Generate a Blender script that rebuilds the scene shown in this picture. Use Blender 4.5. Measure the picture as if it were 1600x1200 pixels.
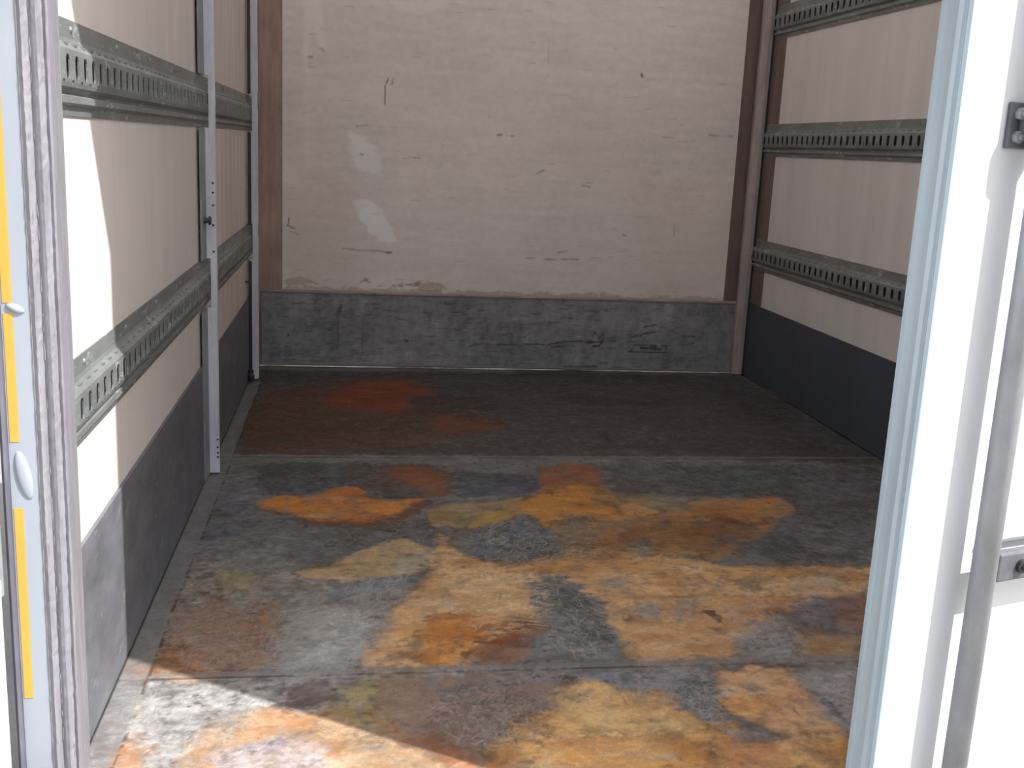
import bpy, bmesh, math, random
import numpy as np
from mathutils import Vector, Matrix

for o in list(bpy.data.objects):
    bpy.data.objects.remove(o, do_unlink=True)
scene = bpy.context.scene
COL = scene.collection

# ------------------------------------------------------------------ camera
cam_data = bpy.data.cameras.new('camera')
cam_data.sensor_width = 36.0
cam_data.lens = 1672.0 / 1600.0 * 36.0
cam_data.clip_start = 0.05
cam = bpy.data.objects.new('camera', cam_data)
COL.objects.link(cam)
R = Vector((0.98878114, -0.14208165, 0.046094))
UP = Vector((-0.01384967, 0.22005188, 0.97538985))
F = Vector((0.14872807, 0.96508548, -0.21561536))
M = Matrix((R, UP, -F)).transposed().to_4x4()
M.translation = Vector((0.397, -4.4418, 0.9276))
cam.matrix_world = M
scene.camera = cam

# ------------------------------------------------------------------ world, sun, exposure
LIGHT = Vector((-1.0, 0.65, -1.3)).normalized()
world = bpy.data.worlds.new('world')
scene.world = world
world.use_nodes = True
wn = world.node_tree
wn.nodes.clear()
wo = wn.nodes.new('ShaderNodeOutputWorld')
bgn = wn.nodes.new('ShaderNodeBackground')
sky = wn.nodes.new('ShaderNodeTexSky')
sky.sky_type = 'NISHITA'
sky.sun_disc = False
sky.sun_elevation = math.radians(47)
sky.sun_rotation = math.radians(123)
sky.air_density = 1.2
sky.dust_density = 3.0
hs = wn.nodes.new('ShaderNodeHueSaturation')
hs.inputs['Saturation'].default_value = 0.35
wn.links.new(sky.outputs[0], hs.inputs['Color'])
wn.links.new(hs.outputs[0], bgn.inputs['Color'])
bgn.inputs['Strength'].default_value = 0.26
wn.links.new(bgn.outputs[0], wo.inputs[0])

sun_data = bpy.data.lights.new('sun', 'SUN')
sun_data.energy = 8.0
sun_data.angle = math.radians(0.55)
sun_data.color = (1.0, 0.965, 0.91)
sun = bpy.data.objects.new('sun', sun_data)
COL.objects.link(sun)
sun.location = (4, -6, 6)
sun.rotation_euler = LIGHT.to_track_quat('-Z', 'Y').to_euler()

vs = scene.view_settings
vs.view_transform = 'Standard'
vs.look = 'None'
vs.gamma = 1.0
vs.exposure = 0.0
vs.use_curve_mapping = False

# ------------------------------------------------------------------ materials
def new_mat(name):
    m = bpy.data.materials.new(name)
    m.use_nodes = True
    nt = m.node_tree
    b = nt.nodes['Principled BSDF']
    return m, nt, b

def noise(nt, scale, detail=5, rough=0.6, vec=None, stretch=None):
    n = nt.nodes.new('ShaderNodeTexNoise')
    n.inputs['Scale'].default_value = scale
    n.inputs['Detail'].default_value = detail
    n.inputs['Roughness'].default_value = rough
    tc = nt.nodes.new('ShaderNodeTexCoord')
    mp = nt.nodes.new('ShaderNodeMapping')
    if stretch:
        mp.inputs['Scale'].default_value = stretch
    nt.links.new(tc.outputs['Object'], mp.inputs['Vector'])
    nt.links.new(mp.outputs[0], n.inputs['Vector'])
    return n.outputs['Fac']

def ramp(nt, src, stops):
    r = nt.nodes.new('ShaderNodeValToRGB')
    el = r.color_ramp.elements
    while len(el) < len(stops):
        el.new(0.5)
    for e, (p, c) in zip(el, stops):
        e.position = p
        e.color = (c[0], c[1], c[2], 1) if hasattr(c, '__len__') else (c, c, c, 1)
    nt.links.new(src, r.inputs[0])
    return r.outputs[0]

def mix(nt, fac, a, b, mode='MIX'):
    n = nt.nodes.new('ShaderNodeMix')
    n.data_type = 'RGBA'
    n.blend_type = mode
    for sock, v in ((n.inputs[0], fac), (n.inputs[6], a), (n.inputs[7], b)):
        if isinstance(v, (int, float)):
            sock.default_value = v
        elif isinstance(v, tuple):
            sock.default_value = (v[0], v[1], v[2], 1)
        else:
            nt.links.new(v, sock)
    return n.outputs[2]

def bump(nt, b, src, strength, dist=0.002):
    bp = nt.nodes.new('ShaderNodeBump')
    bp.inputs['Strength'].default_value = strength
    bp.inputs['Distance'].default_value = dist
    nt.links.new(src, bp.inputs['Height'])
    nt.links.new(bp.outputs[0], b.inputs['Normal'])

def worn(name, c, var=0.2, scale=12, rough=0.55, metal=0.0, stretch=None, spots=None, spot_col=None, bmp=0.2, spot_scale=40, spec=0.5):
    m, nt, b = new_mat(name)
    n1 = noise(nt, scale, 6, 0.65, stretch=stretch)
    lo = tuple(x * (1 - var) for x in c)
    hi = tuple(min(1, x * (1 + var)) for x in c)
    col = ramp(nt, n1, [(0.3, lo), (0.7, hi)])
    if spots:
        n2 = noise(nt, spot_scale, 4, 0.7, stretch=stretch)
        f = ramp(nt, n2, [(spots, 0.0), (min(1, spots + 0.06), 1.0)])
        col = mix(nt, f, col, spot_col)
    nt.links.new(col, b.inputs['Base Color'])
    b.inputs['Roughness'].default_value = rough
    b.inputs['Metallic'].default_value = metal
    b.inputs['Specular IOR Level'].default_value = spec
    if bmp:
        bump(nt, b, n1, bmp)
    return m

MAT = {}
MAT['wall'] = worn('wall_laminate', (0.68, 0.635, 0.615), 0.08, 3, 0.45, stretch=(1, 3, 0.35), spots=0.70, spot_col=(0.60, 0.53, 0.49), bmp=0.05, spot_scale=14)
MAT['wall_streak'] = worn('wall_streaked', (0.62, 0.55, 0.51), 0.25, 9, 0.5, stretch=(1, 4, 0.1), bmp=0.05)
MAT['brown'] = worn('bare_red_brown_ply', (0.36, 0.25, 0.215), 0.3, 9, 0.6, stretch=(3, 3, 0.5), spots=0.66, spot_col=(0.46, 0.33, 0.29), bmp=0.1)
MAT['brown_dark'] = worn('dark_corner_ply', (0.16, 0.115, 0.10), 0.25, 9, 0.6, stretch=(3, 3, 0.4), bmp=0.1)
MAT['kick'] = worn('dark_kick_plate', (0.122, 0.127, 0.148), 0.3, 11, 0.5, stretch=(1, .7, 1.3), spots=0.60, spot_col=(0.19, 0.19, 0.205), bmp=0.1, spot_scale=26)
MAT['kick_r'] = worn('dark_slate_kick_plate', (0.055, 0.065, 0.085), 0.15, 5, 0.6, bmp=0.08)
MAT['galv'] = worn('galvanised_steel', (0.30, 0.32, 0.34), 0.22, 25, 0.5, 0.35, spots=0.64, spot_col=(0.42, 0.44, 0.46), bmp=0.15)
MAT['rail'] = worn('galvanised_rail', (0.20, 0.215, 0.22), 0.25, 18, 0.5, 0.3, stretch=(1, .35, 1), spots=0.60, spot_col=(0.36, 0.38, 0.39), bmp=0.2)
MAT['rail_r'] = MAT['rail']
MAT['post'] = worn('painted_grey_post', (0.60, 0.625, 0.70), 0.14, 14, 0.45, 0.1, stretch=(3, 3, 0.7), spots=0.68, spot_col=(0.08, 0.08, 0.09), bmp=0.1, spot_scale=45)
MAT['post_edge'] = worn('dark_post_flange', (0.22, 0.235, 0.26), 0.2, 14, 0.5, 0.1, bmp=0.1)
MAT['corner_post'] = worn('scuffed_corner_post', (0.33, 0.28, 0.275), 0.25, 12, 0.5, stretch=(3, 3, .5), spots=0.66, spot_col=(0.18, 0.13, 0.12), bmp=0.1)
MAT['black'] = worn('near_black', (0.03, 0.03, 0.035), 0.2, 12, 0.7, bmp=0.05)
MAT['rubber'] = worn('grey_rubber_seal', (0.10, 0.10, 0.13), 0.3, 30, 0.6, stretch=(1, 1, .3), bmp=0.1)
MAT['jamb'] = worn('pale_painted_jamb', (0.28, 0.31, 0.36), 0.06, 6, 0.45, stretch=(1, 1, .3), bmp=0.03)
MAT['lip'] = worn('chipped_aluminium_lip', (0.215, 0.21, 0.24), 0.22, 30, 0.6, 0.1, stretch=(4, 4, 0.3), spots=0.60, spot_col=(0.14, 0.135, 0.16), bmp=0.5, spot_scale=60)
MAT['white'] = worn('white_door_paint', (0.58, 0.59, 0.615), 0.02, 5, 0.4, bmp=0.0)
MAT['edge'] = worn('galvanised_door_edge', (0.36, 0.44, 0.50), 0.14, 9, 0.4, 0.25, stretch=(4, 4, .25), bmp=0.05)
MAT['edge_light'] = worn('bright_galvanised_edge', (0.52, 0.60, 0.64), 0.10, 9, 0.35, 0.25, stretch=(4, 4, .25), bmp=0.05)
MAT['rod'] = worn('galvanised_lock_rod', (0.30, 0.31, 0.34), 0.2, 25, 0.5, 0.3, stretch=(1, 1, .4), bmp=0.2)
MAT['bracket'] = worn('dull_steel_bracket', (0.115, 0.115, 0.135), 0.25, 35, 0.55, 0.3, bmp=0.3)
MAT['yellow'] = worn('yellow_reflective_tape', (0.58, 0.30, 0.05), 0.05, 30, 0.4, bmp=0.0)
def translucent_roof():
    # unseen roof assumed milky, passes added daylight to brighten the inside
    m, nt, b = new_mat('assumed_translucent_roof')
    b.inputs['Base Color'].default_value = (.8, .78, .74, 1)
    b.inputs['Roughness'].default_value = .5
    tr = nt.nodes.new('ShaderNodeBsdfTranslucent')
    tr.inputs['Color'].default_value = (.93, .90, .88, 1)
    mx = nt.nodes.new('ShaderNodeMixShader')
    mx.inputs[0].default_value = ROOF_T
    nt.links.new(b.outputs[0], mx.inputs[1]); nt.links.new(tr.outputs[0], mx.inputs[2])
    nt.links.new(mx.outputs[0], nt.nodes['Material Output'].inputs[0])
    return m
ROOF_T = 0.46
MAT['ceiling'] = translucent_roof()
MAT['ground'] = worn('pale_concrete_yard', (0.30, 0.29, 0.27), 0.2, 2, 0.9, bmp=0.2)
MAT['steel_dark'] = worn('dark_fitting_steel', (0.05, 0.05, 0.06), 0.2, 30, 0.5, 0.4, bmp=0.1)

def painted(name, rough0, bmp, grain, spec=0.5):
    m, nt, b = new_mat(name)
    at = nt.nodes.new('ShaderNodeAttribute')
    at.attribute_name = 'stain'
    n1 = noise(nt, 90, 6, 0.75)
    n3 = noise(nt, 420, 3, 0.6)
    g = ramp(nt, n1, [(0.28, 1 - grain), (0.72, 1 + grain)])
    col = mix(nt, 1.0, at.outputs['Color'], g, 'MULTIPLY')
    g3 = ramp(nt, n3, [(0.3, 1 - grain * .5), (0.7, 1 + grain * .5)])
    col = mix(nt, 1.0, col, g3, 'MULTIPLY')
    nt.links.new(col, b.inputs['Base Color'])
    r = ramp(nt, n1, [(0.3, rough0 - .08), (0.7, rough0 + .08)])
    nt.links.new(r, b.inputs['Roughness'])
    b.inputs['Specular IOR Level'].default_value = spec
    n2 = noise(nt, 30, 8, 0.7)
    bump(nt, b, n2, bmp, 0.004)
    return m
MAT['floor'] = painted('stained_ply_floor', 0.62, 0.35, 0.22, 0.35)
MAT['back'] = painted('scuffed_laminate_back', 0.45, 0.05, 0.03)
MAT['backkick'] = painted('scratched_grey_kick', 0.5, 0.1, 0.08)

# ------------------------------------------------------------------ mesh helpers
def link(name, bm, mat, parent=None, smooth=False, bevel=0.0):
    me = bpy.data.meshes.new(name)
    bmesh.ops.recalc_face_normals(bm, faces=bm.faces[:])
    bm.to_mesh(me)
    bm.free()
    me.materials.append(mat)
    o = bpy.data.objects.new(name, me)
    COL.objects.link(o)
    if parent:
        o.parent = parent
    if smooth:
        for p in me.polygons:
            p.use_smooth = True
    if bevel:
        md = o.modifiers.new('bevel', 'BEVEL')
        md.width = bevel
        md.segments = 2
        md.limit_method = 'ANGLE'
    return o

def box(bm, x0, x1, y0, y1, z0, z1, mat=None):
    vs_ = [bm.verts.new(p) for p in ((x0,y0,z0),(x1,y0,z0),(x1,y1,z0),(x0,y1,z0),(x0,y0,z1),(x1,y0,z1),(x1,y1,z1),(x0,y1,z1))]
    for f in ((0,3,2,1),(4,5,6,7),(0,1,5,4),(1,2,6,5),(2,3,7,6),(3,0,4,7)):
        bm.faces.new([vs_[i] for i in f])
    if mat is not None:
        for v in vs_:
            v.co = mat @ v.co
    return vs_

def extr(bm, prof, axis, a, b, mat=None):
    """closed 2D profile extruded along axis 'y' (prof=(x,z)) or 'z' (prof=(x,y)) or 'x' (prof=(y,z))"""
    def P(p, t):
        return {'y': (p[0], t, p[1]), 'z': (p[0], p[1], t), 'x': (t, p[0], p[1])}[axis]
    A = [bm.verts.new(P(p, a)) for p in prof]
    B = [bm.verts.new(P(p, b)) for p in prof]
    n = len(prof)
    for i in range(n):
        j = (i + 1) % n
        bm.faces.new((A[i], A[j], B[j], B[i]))
    bm.faces.new(A)
    bm.faces.new(B[::-1])
    if mat is not None:
        for v in A + B:
            v.co = mat @ v.co

def cyl(bm, p0, p1, r, seg=16, r2=None):
    p0, p1 = Vector(p0), Vector(p1)
    d = (p1 - p0).normalized()
    a = d.orthogonal().normalized()
    b = d.cross(a)
    r2 = r if r2 is None else r2
    A = [bm.verts.new(p0 + (a * math.cos(t) + b * math.sin(t)) * r) for t in [2 * math.pi * i / seg for i in range(seg)]]
    B = [bm.verts.new(p1 + (a * math.cos(t) + b * math.sin(t)) * r2) for t in [2 * math.pi * i / seg for i in range(seg)]]
    for i in range(seg):
        j = (i + 1) % seg
        bm.faces.new((A[i], A[j], B[j], B[i]))
    bm.faces.new(A[::-1])
    bm.faces.new(B)

def thing(name, label, cat, loc=(0, 0, 0), group=None):
    o = bpy.data.objects.new(name, None)
    o.empty_display_size = 0.1
    COL.objects.link(o)
    o.location = loc
    o['label'] = label
    o['category'] = cat
    if group:
        o['group'] = group
    return o

def struct(o):
    o['kind'] = 'structure'
    return o

def sbox(name, dims, mat, bevel=0.0):
    bm = bmesh.new()
    box(bm, *dims)
    return struct(link(name, bm, mat, bevel=bevel))

# ------------------------------------------------------------------ numpy noise + stain painting
rng = np.random.default_rng(7)
_G = [rng.random((256, 256)) for _ in range(4)]
def vnoise(x, y, k):
    G = _G[k % 4]
    xi = np.floor(x).astype(int); yi = np.floor(y).astype(int)
    fx = x - xi; fy = y - yi
    fx = fx * fx * (3 - 2 * fx); fy = fy * fy * (3 - 2 * fy)
    xi &= 255; yi &= 255; x1 = (xi + 1) & 255; y1 = (yi + 1) & 255
    return (G[xi, yi] * (1 - fx) + G[x1, yi] * fx) * (1 - fy) + (G[xi, y1] * (1 - fx) + G[x1, y1] * fx) * fy
def fbm(x, y, s, k=0, octv=5, g=0.55):
    out = np.zeros_like(x); a = 1.0; t = 0.0
    for i in range(octv):
        out += a * (vnoise(x * s + 17.3 * i + 91 * k, y * s + 5.1 * i + 33 * k, k + i) - 0.5)
        t += a; a *= g; s *= 2.03
    return out / t * 2
def smooth(e0, e1, v):
    t = np.clip((v - e0) / (e1 - e0), 0, 1)
    return t * t * (3 - 2 * t)
def sdf(px, py, poly):
    d = np.full(px.shape, 1e9); inside = np.zeros(px.shape, bool)
    n = len(poly)
    for i in range(n):
        ax, ay = poly[i]; bx, by = poly[(i + 1) % n]
        ex, ey = bx - ax, by - ay
        wx, wy = px - ax, py - ay
        t = np.clip((wx * ex + wy * ey) / (ex * ex + ey * ey + 1e-12), 0, 1)
        d = np.minimum(d, (wx - ex * t) ** 2 + (wy - ey * t) ** 2)
        c = ((ay > py) != (by > py))
        xx = ax + (py - ay) / ((by - ay) if abs(by - ay) > 1e-9 else 1e-9) * ex
        inside ^= c & (px < xx)
    return np.where(inside, -np.sqrt(d), np.sqrt(d))

def painted_grid(name, nx, ny, X, Y, cols, to3d, mat, back):
    """dense sheet nx x ny vertices coloured per vertex, closed with a thickness towards 'back'"""
    v = [to3d(a, b) for a, b in zip(X.ravel().tolist(), Y.ravel().tolist())]
    f = []
    for j in range(ny - 1):
        o = j * nx
        for i in range(nx - 1):
            f.append((o + i, o + i + 1, o + nx + i + 1, o + nx + i))
    n0 = len(v)
    cs = [0, nx - 1, nx * ny - 1, nx * (ny - 1)]
    bk = Vector(back)
    for c in cs:
        v.append(tuple(Vector(v[c]) + bk))
    f.append((n0, n0 + 3, n0 + 2, n0 + 1))
    edges = [list(range(nx)), [nx - 1 + k * nx for k in range(ny)], [nx * ny - 1 - k for k in range(nx)], [nx * (ny - 1) - k * nx for k in range(ny)]]
    for k, e in enumerate(edges):
        f.append(tuple(e[::-1]) + (n0 + k, n0 + (k + 1) % 4))
    me = bpy.data.meshes.new(name)
    me.from_pydata(v, [], f)
    me.update()
    at = me.attributes.new('stain', 'FLOAT_COLOR', 'POINT')
    c4 = np.ones((len(v), 4), np.float32)
    c4[:n0, :3] = cols.reshape(-1, 3)
    c4[n0:, :3] = cols.reshape(-1, 3).mean(axis=0)
    at.data.foreach_set('color', c4.ravel())
    me.materials.append(mat)
    o = bpy.data.objects.new(name, me)
    COL.objects.link(o)
    return struct(o)

# ------------------------------------------------------------------ floor
FLOOR_BASE = (.15,.147,.143)
STAINS = [
([0.0377,0.0307,0.0301],0.01,0.02,0.9,[(0.01,-0.095),(2.065,-0.047),(2.118,-1.381),(1.507,-1.303),(-0.008,-1.316),(-0.001,-0.566)]),
([0.0779,0.0852,0.0886],0.01,0.02,0.7,[(-0.005,-1.343),(0.004,-0.616),(0.019,-0.354),(0.085,-0.35),(0.085,-1.233)]),
([0.0558,0.0446,0.0548],0.02,0.04,0.85,[(1.169,-0.282),(2.045,-0.101),(2.097,-0.668),(2.053,-1.198),(2.006,-1.296),(0.891,-1.304),(0.976,-0.716)]),
([0.0567,0.067,0.0741],0.015,0.02,0.8,[(1.801,-0.053),(2.069,-0.033),(2.08,-0.767),(2.122,-1.287),(1.984,-1.199),(1.966,-0.674),(1.913,-0.235)]),
([0.0841,0.0355,0.0166],0.02,0.02,0.95,[(0.038,-0.614),(0.206,-0.411),(0.432,-0.249),(0.625,-0.191),(0.714,-0.443),(0.762,-0.725),(0.889,-0.824),(0.947,-0.953),(0.817,-1.079),(0.699,-1.082),(0.575,-1.225),(0.427,-1.206),(0.247,-1.277),(0.098,-1.264),(0.045,-1.126),(0.029,-0.856)]),
([0.1921,0.0401,0.0132],0.02,0.03,0.9,[(0.307,-0.525),(0.432,-0.271),(0.623,-0.236),(0.691,-0.444),(0.656,-0.639),(0.563,-0.768),(0.446,-0.79),(0.346,-0.743)]),
([0.0563,0.0418,0.0208],0.02,0.04,0.8,[(0.2,-0.8),(0.363,-0.742),(0.595,-0.818),(0.67,-0.93),(0.608,-1.024),(0.428,-1.074),(0.237,-1.064)]),
([0.1452,0.0427,0.016],0.015,0.015,0.85,[(0.658,-0.866),(0.785,-0.844),(0.868,-0.923),(0.939,-0.953),(0.823,-1.034),(0.701,-1.052)]),
([0.0959,0.0374,0.0227],0.015,0.015,0.7,[(0.059,-1.153),(0.221,-1.191),(0.427,-1.159),(0.621,-1.083),(0.656,-1.14),(0.501,-1.239),(0.247,-1.277),(0.098,-1.264)]),
([0.0325,0.0295,0.0333],0.02,0.01,0.85,[(0.599,-0.548),(0.757,-0.481),(0.926,-0.531),(0.931,-0.7),(0.758,-0.778),(0.623,-0.766)]),
([0.0234,0.018,0.0175],0.012,0.01,0.8,[(1.134,-0.52),(1.303,-0.43),(1.435,-0.525),(1.559,-0.558),(1.681,-0.472),(1.586,-0.596),(1.415,-0.642),(1.257,-0.649)]),
([0.1138,0.0862,0.072],0.006,0.004,0.6,[(1.337,-0.408),(1.442,-0.456),(1.565,-0.538),(1.537,-0.571),(1.42,-0.506),(1.323,-0.47)]),
([0.0321,0.0288,0.0297],0.01,0.02,0.6,[(1.082,0.026),(1.342,0.005),(1.667,-0.021),(1.633,-0.145),(1.256,-0.17),(1.062,-0.114)]),
([0.0671,0.0649,0.0697],0.008,0.01,0.6,[(0.58,-1.224),(1.315,-1.241),(2.099,-1.331),(2.063,-1.402),(1.296,-1.313),(0.576,-1.309)]),
([0.148,0.1601,0.1802],0.012,0.02,0.8,[(-0.001,-1.369),(0.163,-1.38),(0.176,-1.765),(0.14,-2.035),(0.118,-2.324),(0.032,-2.412),(0.025,-2.032),(0.035,-1.661)]),
([0.1208,0.1281,0.149],0.012,0.02,0.6,[(0.035,-1.661),(0.164,-1.714),(0.146,-1.951),(0.087,-2.074),(0.039,-2.032)]),
([0.0893,0.0893,0.1053],0.014,0.02,0.85,[(1.342,-1.368),(2.063,-1.402),(1.8,-1.884),(1.595,-2.194),(1.39,-2.148),(1.518,-1.723),(1.276,-1.666)]),
([0.0534,0.0634,0.0748],0.014,0.012,0.92,[(0.125,-1.407),(0.356,-1.369),(0.511,-1.392),(0.678,-1.426),(0.69,-1.607),(0.643,-1.69),(0.501,-1.71),(0.425,-1.628),(0.36,-1.607),(0.267,-1.688),(0.162,-1.688)]),
([0.0857,0.0564,0.0419],0.02,0.02,0.7,[(0.357,-1.405),(0.532,-1.379),(0.692,-1.426),(0.683,-1.607),(0.65,-1.69),(0.553,-1.69),(0.438,-1.628),(0.399,-1.52)]),
([0.2226,0.0692,0.0215],0.02,0.01,0.8,[(0.502,-1.428),(0.608,-1.427),(0.683,-1.45),(0.677,-1.607),(0.643,-1.69),(0.593,-1.67),(0.545,-1.575),(0.507,-1.52)]),
([0.0616,0.0743,0.1018],0.012,0.01,0.95,[(0.704,-1.45),(0.932,-1.496),(0.924,-1.629),(0.878,-1.702),(0.781,-1.691),(0.7,-1.711),(0.678,-1.629)]),
([0.0781,0.0782,0.0821],0.02,0.02,0.85,[(1.15,-1.398),(1.431,-1.395),(1.764,-1.418),(1.662,-1.696),(1.519,-1.695),(1.306,-1.704),(1.213,-1.693),(1.122,-1.672),(1.118,-1.541)]),
([0.0595,0.0787,0.0864],0.02,0.012,0.8,[(1.43,-1.445),(1.623,-1.419),(1.743,-1.468),(1.673,-1.653),(1.519,-1.695),(1.386,-1.673)]),
([0.1106,0.1065,0.1173],0.014,0.012,0.92,[(0.142,-1.872),(0.317,-1.857),(0.513,-1.904),(0.605,-1.861),(0.626,-1.982),(0.61,-2.107),(0.515,-1.996),(0.434,-2.072),(0.338,-2.164),(0.239,-2.182),(0.181,-2.167),(0.147,-2.035)]),
([0.1733,0.1669,0.1653],0.02,0.02,0.7,[(0.1,-2.003),(0.155,-1.94),(0.261,-1.908),(0.309,-1.975),(0.262,-2.127),(0.184,-2.194),(0.126,-2.179)]),
([0.5001,0.1959,0.0366],0.01,0.006,1,[(0.153,-1.736),(0.205,-1.688),(0.28,-1.698),(0.335,-1.638),(0.386,-1.596),(0.419,-1.628),(0.437,-1.699),(0.519,-1.725),(0.603,-1.714),(0.561,-1.787),(0.514,-1.86),(0.436,-1.897),(0.365,-1.896),(0.294,-1.874),(0.243,-1.812),(0.182,-1.793)]),
([0.1777,0.0614,0.0264],0.008,0.006,0.85,[(0.231,-1.811),(0.306,-1.875),(0.424,-1.897),(0.514,-1.86),(0.601,-1.74),(0.612,-1.769),(0.543,-1.887),(0.453,-1.929),(0.295,-1.9)]),
([0.3172,0.2397,0.1121],0.012,0.008,0.95,[(0.584,-1.815),(0.663,-1.76),(0.774,-1.741),(0.866,-1.692),(0.867,-1.771),(0.824,-1.846),(0.752,-1.916),(0.658,-1.957),(0.602,-1.914)]),
([0.3594,0.222,0.0518],0.012,0.01,0.8,[(0.718,-1.845),(0.818,-1.799),(0.854,-1.771),(0.821,-1.864),(0.744,-1.934),(0.689,-1.941)]),
([0.3229,0.172,0.0584],0.014,0.01,0.93,[(0.826,-1.799),(0.895,-1.692),(0.936,-1.608),(0.993,-1.564),(1.094,-1.586),(1.124,-1.693),(1.206,-1.718),(1.25,-1.755),(1.306,-1.795),(1.333,-1.815),(1.481,-1.797),(1.493,-1.874),(1.51,-1.929),(1.387,-2.047),(1.287,-2.155),(1.112,-2.15),(0.937,-2.16),(0.878,-2.173),(0.901,-2.02),(0.883,-1.883)]),
([0.4692,0.2091,0.0348],0.012,0.01,0.95,[(0.826,-1.799),(0.895,-1.692),(0.936,-1.608),(0.993,-1.564),(1.084,-1.597),(1.047,-1.733),(1.093,-1.793),(1.088,-1.868),(1.016,-1.849),(0.955,-1.866),(0.907,-1.954),(0.883,-1.883)]),
([0.2585,0.0815,0.0216],0.016,0.008,0.9,[(0.93,-1.564),(0.964,-1.448),(1.041,-1.387),(1.133,-1.41),(1.13,-1.518),(1.084,-1.597),(1.005,-1.575),(0.939,-1.671)]),
([0.5306,0.2579,0.0652],0.012,0.015,0.7,[(1.111,-1.773),(1.172,-1.744),(1.198,-1.774),(1.202,-1.832),(1.165,-1.869),(1.095,-1.868)]),
([0.2364,0.2046,0.1337],0.012,0.012,0.75,[(1.122,-1.672),(1.227,-1.693),(1.442,-1.715),(1.413,-1.796),(1.267,-1.833),(1.226,-1.794),(1.145,-1.744)]),
([0.3847,0.1871,0.0644],0.012,0.008,0.95,[(1.321,-1.745),(1.461,-1.72),(1.59,-1.695),(1.617,-1.768),(1.546,-1.874),(1.438,-1.913),(1.383,-1.881),(1.301,-1.852)]),
([0.1454,0.0412,0.0208],0.012,0.005,0.8,[(1.387,-1.872),(1.439,-1.91),(1.512,-1.874),(1.481,-1.919),(1.397,-1.936),(1.276,-1.969),(1.229,-1.959),(1.309,-1.908)]),
([0.213,0.1109,0.0408],0.025,0.008,0.75,[(1.189,-1.924),(1.325,-1.899),(1.422,-1.954),(1.35,-2.046),(1.234,-2.138),(1.174,-2.059),(1.101,-2.104),(1.157,-1.992)]),
([0.2212,0.0897,0.03],0.02,0.008,0.7,[(1.058,-1.965),(1.144,-1.949),(1.123,-2.025),(1.066,-2.056),(1.044,-2.023)]),
([0.1505,0.1282,0.0985],0.02,0.006,0.8,[(0.939,-1.848),(0.999,-1.867),(0.998,-1.989),(0.967,-2.101),(0.937,-2.16),(0.892,-2.159),(0.901,-2.02)]),
([0.0904,0.1111,0.1401],0.01,0.006,0.97,[(0.688,-2.008),(0.78,-1.891),(0.851,-1.874),(0.893,-1.987),(0.896,-2.099),(0.87,-2.173),(0.82,-2.207),(0.745,-2.191),(0.692,-2.182)]),
([0.0806,0.0969,0.1268],0.01,0.006,0.97,[(0.802,-1.882),(0.845,-1.883),(0.871,-1.953),(0.883,-2.083),(0.872,-2.173),(0.817,-2.2),(0.759,-2.184)]),
([0.1656,0.165,0.1427],0.012,0.008,0.85,[(1.07,-2.04),(1.113,-2.016),(1.138,-2.058),(1.108,-2.135),(1.062,-2.141)]),
([0.1088,0.1124,0.1273],0.016,0.01,0.93,[(1.312,-2.012),(1.387,-2.047),(1.47,-1.964),(1.548,-1.902),(1.653,-1.876),(1.744,-1.969),(1.633,-2.18),(1.482,-2.19),(1.376,-2.173),(1.333,-2.11)]),
([0.0717,0.083,0.1067],0.014,0.01,0.85,[(1.394,-2.064),(1.502,-1.964),(1.561,-1.965),(1.484,-2.145),(1.408,-2.196),(1.382,-2.158)]),
([0.2405,0.2103,0.1858],0.02,0.03,0.85,[(0.032,-2.412),(0.055,-2.149),(0.14,-2.035),(0.292,-2.156),(0.419,-2.233),(0.526,-2.306),(0.516,-2.52),(0.464,-2.623),(0.258,-2.637),(0.083,-2.651),(0.029,-2.625)]),
([0.2426,0.1363,0.0897],0.025,0.02,0.75,[(0.05,-2.383),(0.124,-2.34),(0.265,-2.437),(0.255,-2.561),(0.223,-2.679),(0.14,-2.666),(0.06,-2.626),(0.069,-2.532)]),
([0.3128,0.1544,0.0651],0.015,0.015,0.85,[(0.051,-2.626),(0.076,-2.571),(0.149,-2.613),(0.206,-2.678),(0.118,-2.682),(0.035,-2.669),(0.016,-2.633)]),
([0.2932,0.2565,0.1186],0.015,0.012,0.8,[(0.115,-2.187),(0.154,-2.175),(0.194,-2.217),(0.187,-2.306),(0.148,-2.304)]),
([0.288,0.1503,0.0784],0.015,0.012,0.7,[(0.212,-2.367),(0.251,-2.368),(0.264,-2.501),(0.249,-2.541),(0.222,-2.478)]),
([0.3376,0.3437,0.3425],0.02,0.03,0.85,[(0.295,-2.482),(0.334,-2.418),(0.381,-2.397),(0.444,-2.399),(0.481,-2.457),(0.45,-2.571),(0.406,-2.645),(0.321,-2.658),(0.278,-2.638),(0.299,-2.563)]),
([0.177,0.1967,0.1846],0.02,0.015,0.7,[(0.082,-2.088),(0.113,-2.174),(0.166,-2.189),(0.25,-2.219),(0.301,-2.207),(0.277,-2.137),(0.24,-2.062),(0.166,-2.076)]),
([0.4468,0.3149,0.1673],0.01,0.008,0.97,[(0.287,-2.204),(0.349,-2.179),(0.39,-2.116),(0.434,-2.072),(0.509,-2.004),(0.537,-2.012),(0.569,-2.052),(0.604,-2.121),(0.583,-2.179),(0.527,-2.225),(0.464,-2.243),(0.371,-2.273),(0.299,-2.244)]),
([0.3581,0.3478,0.2739],0.01,0.01,0.8,[(0.532,-2.12),(0.594,-2.106),(0.596,-2.15),(0.549,-2.205),(0.506,-2.231),(0.497,-2.176)]),
([0.1475,0.1708,0.1941],0.012,0.008,0.95,[(0.351,-2.278),(0.391,-2.273),(0.453,-2.249),(0.522,-2.225),(0.523,-2.304),(0.482,-2.321),(0.422,-2.343),(0.363,-2.365)]),
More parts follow.
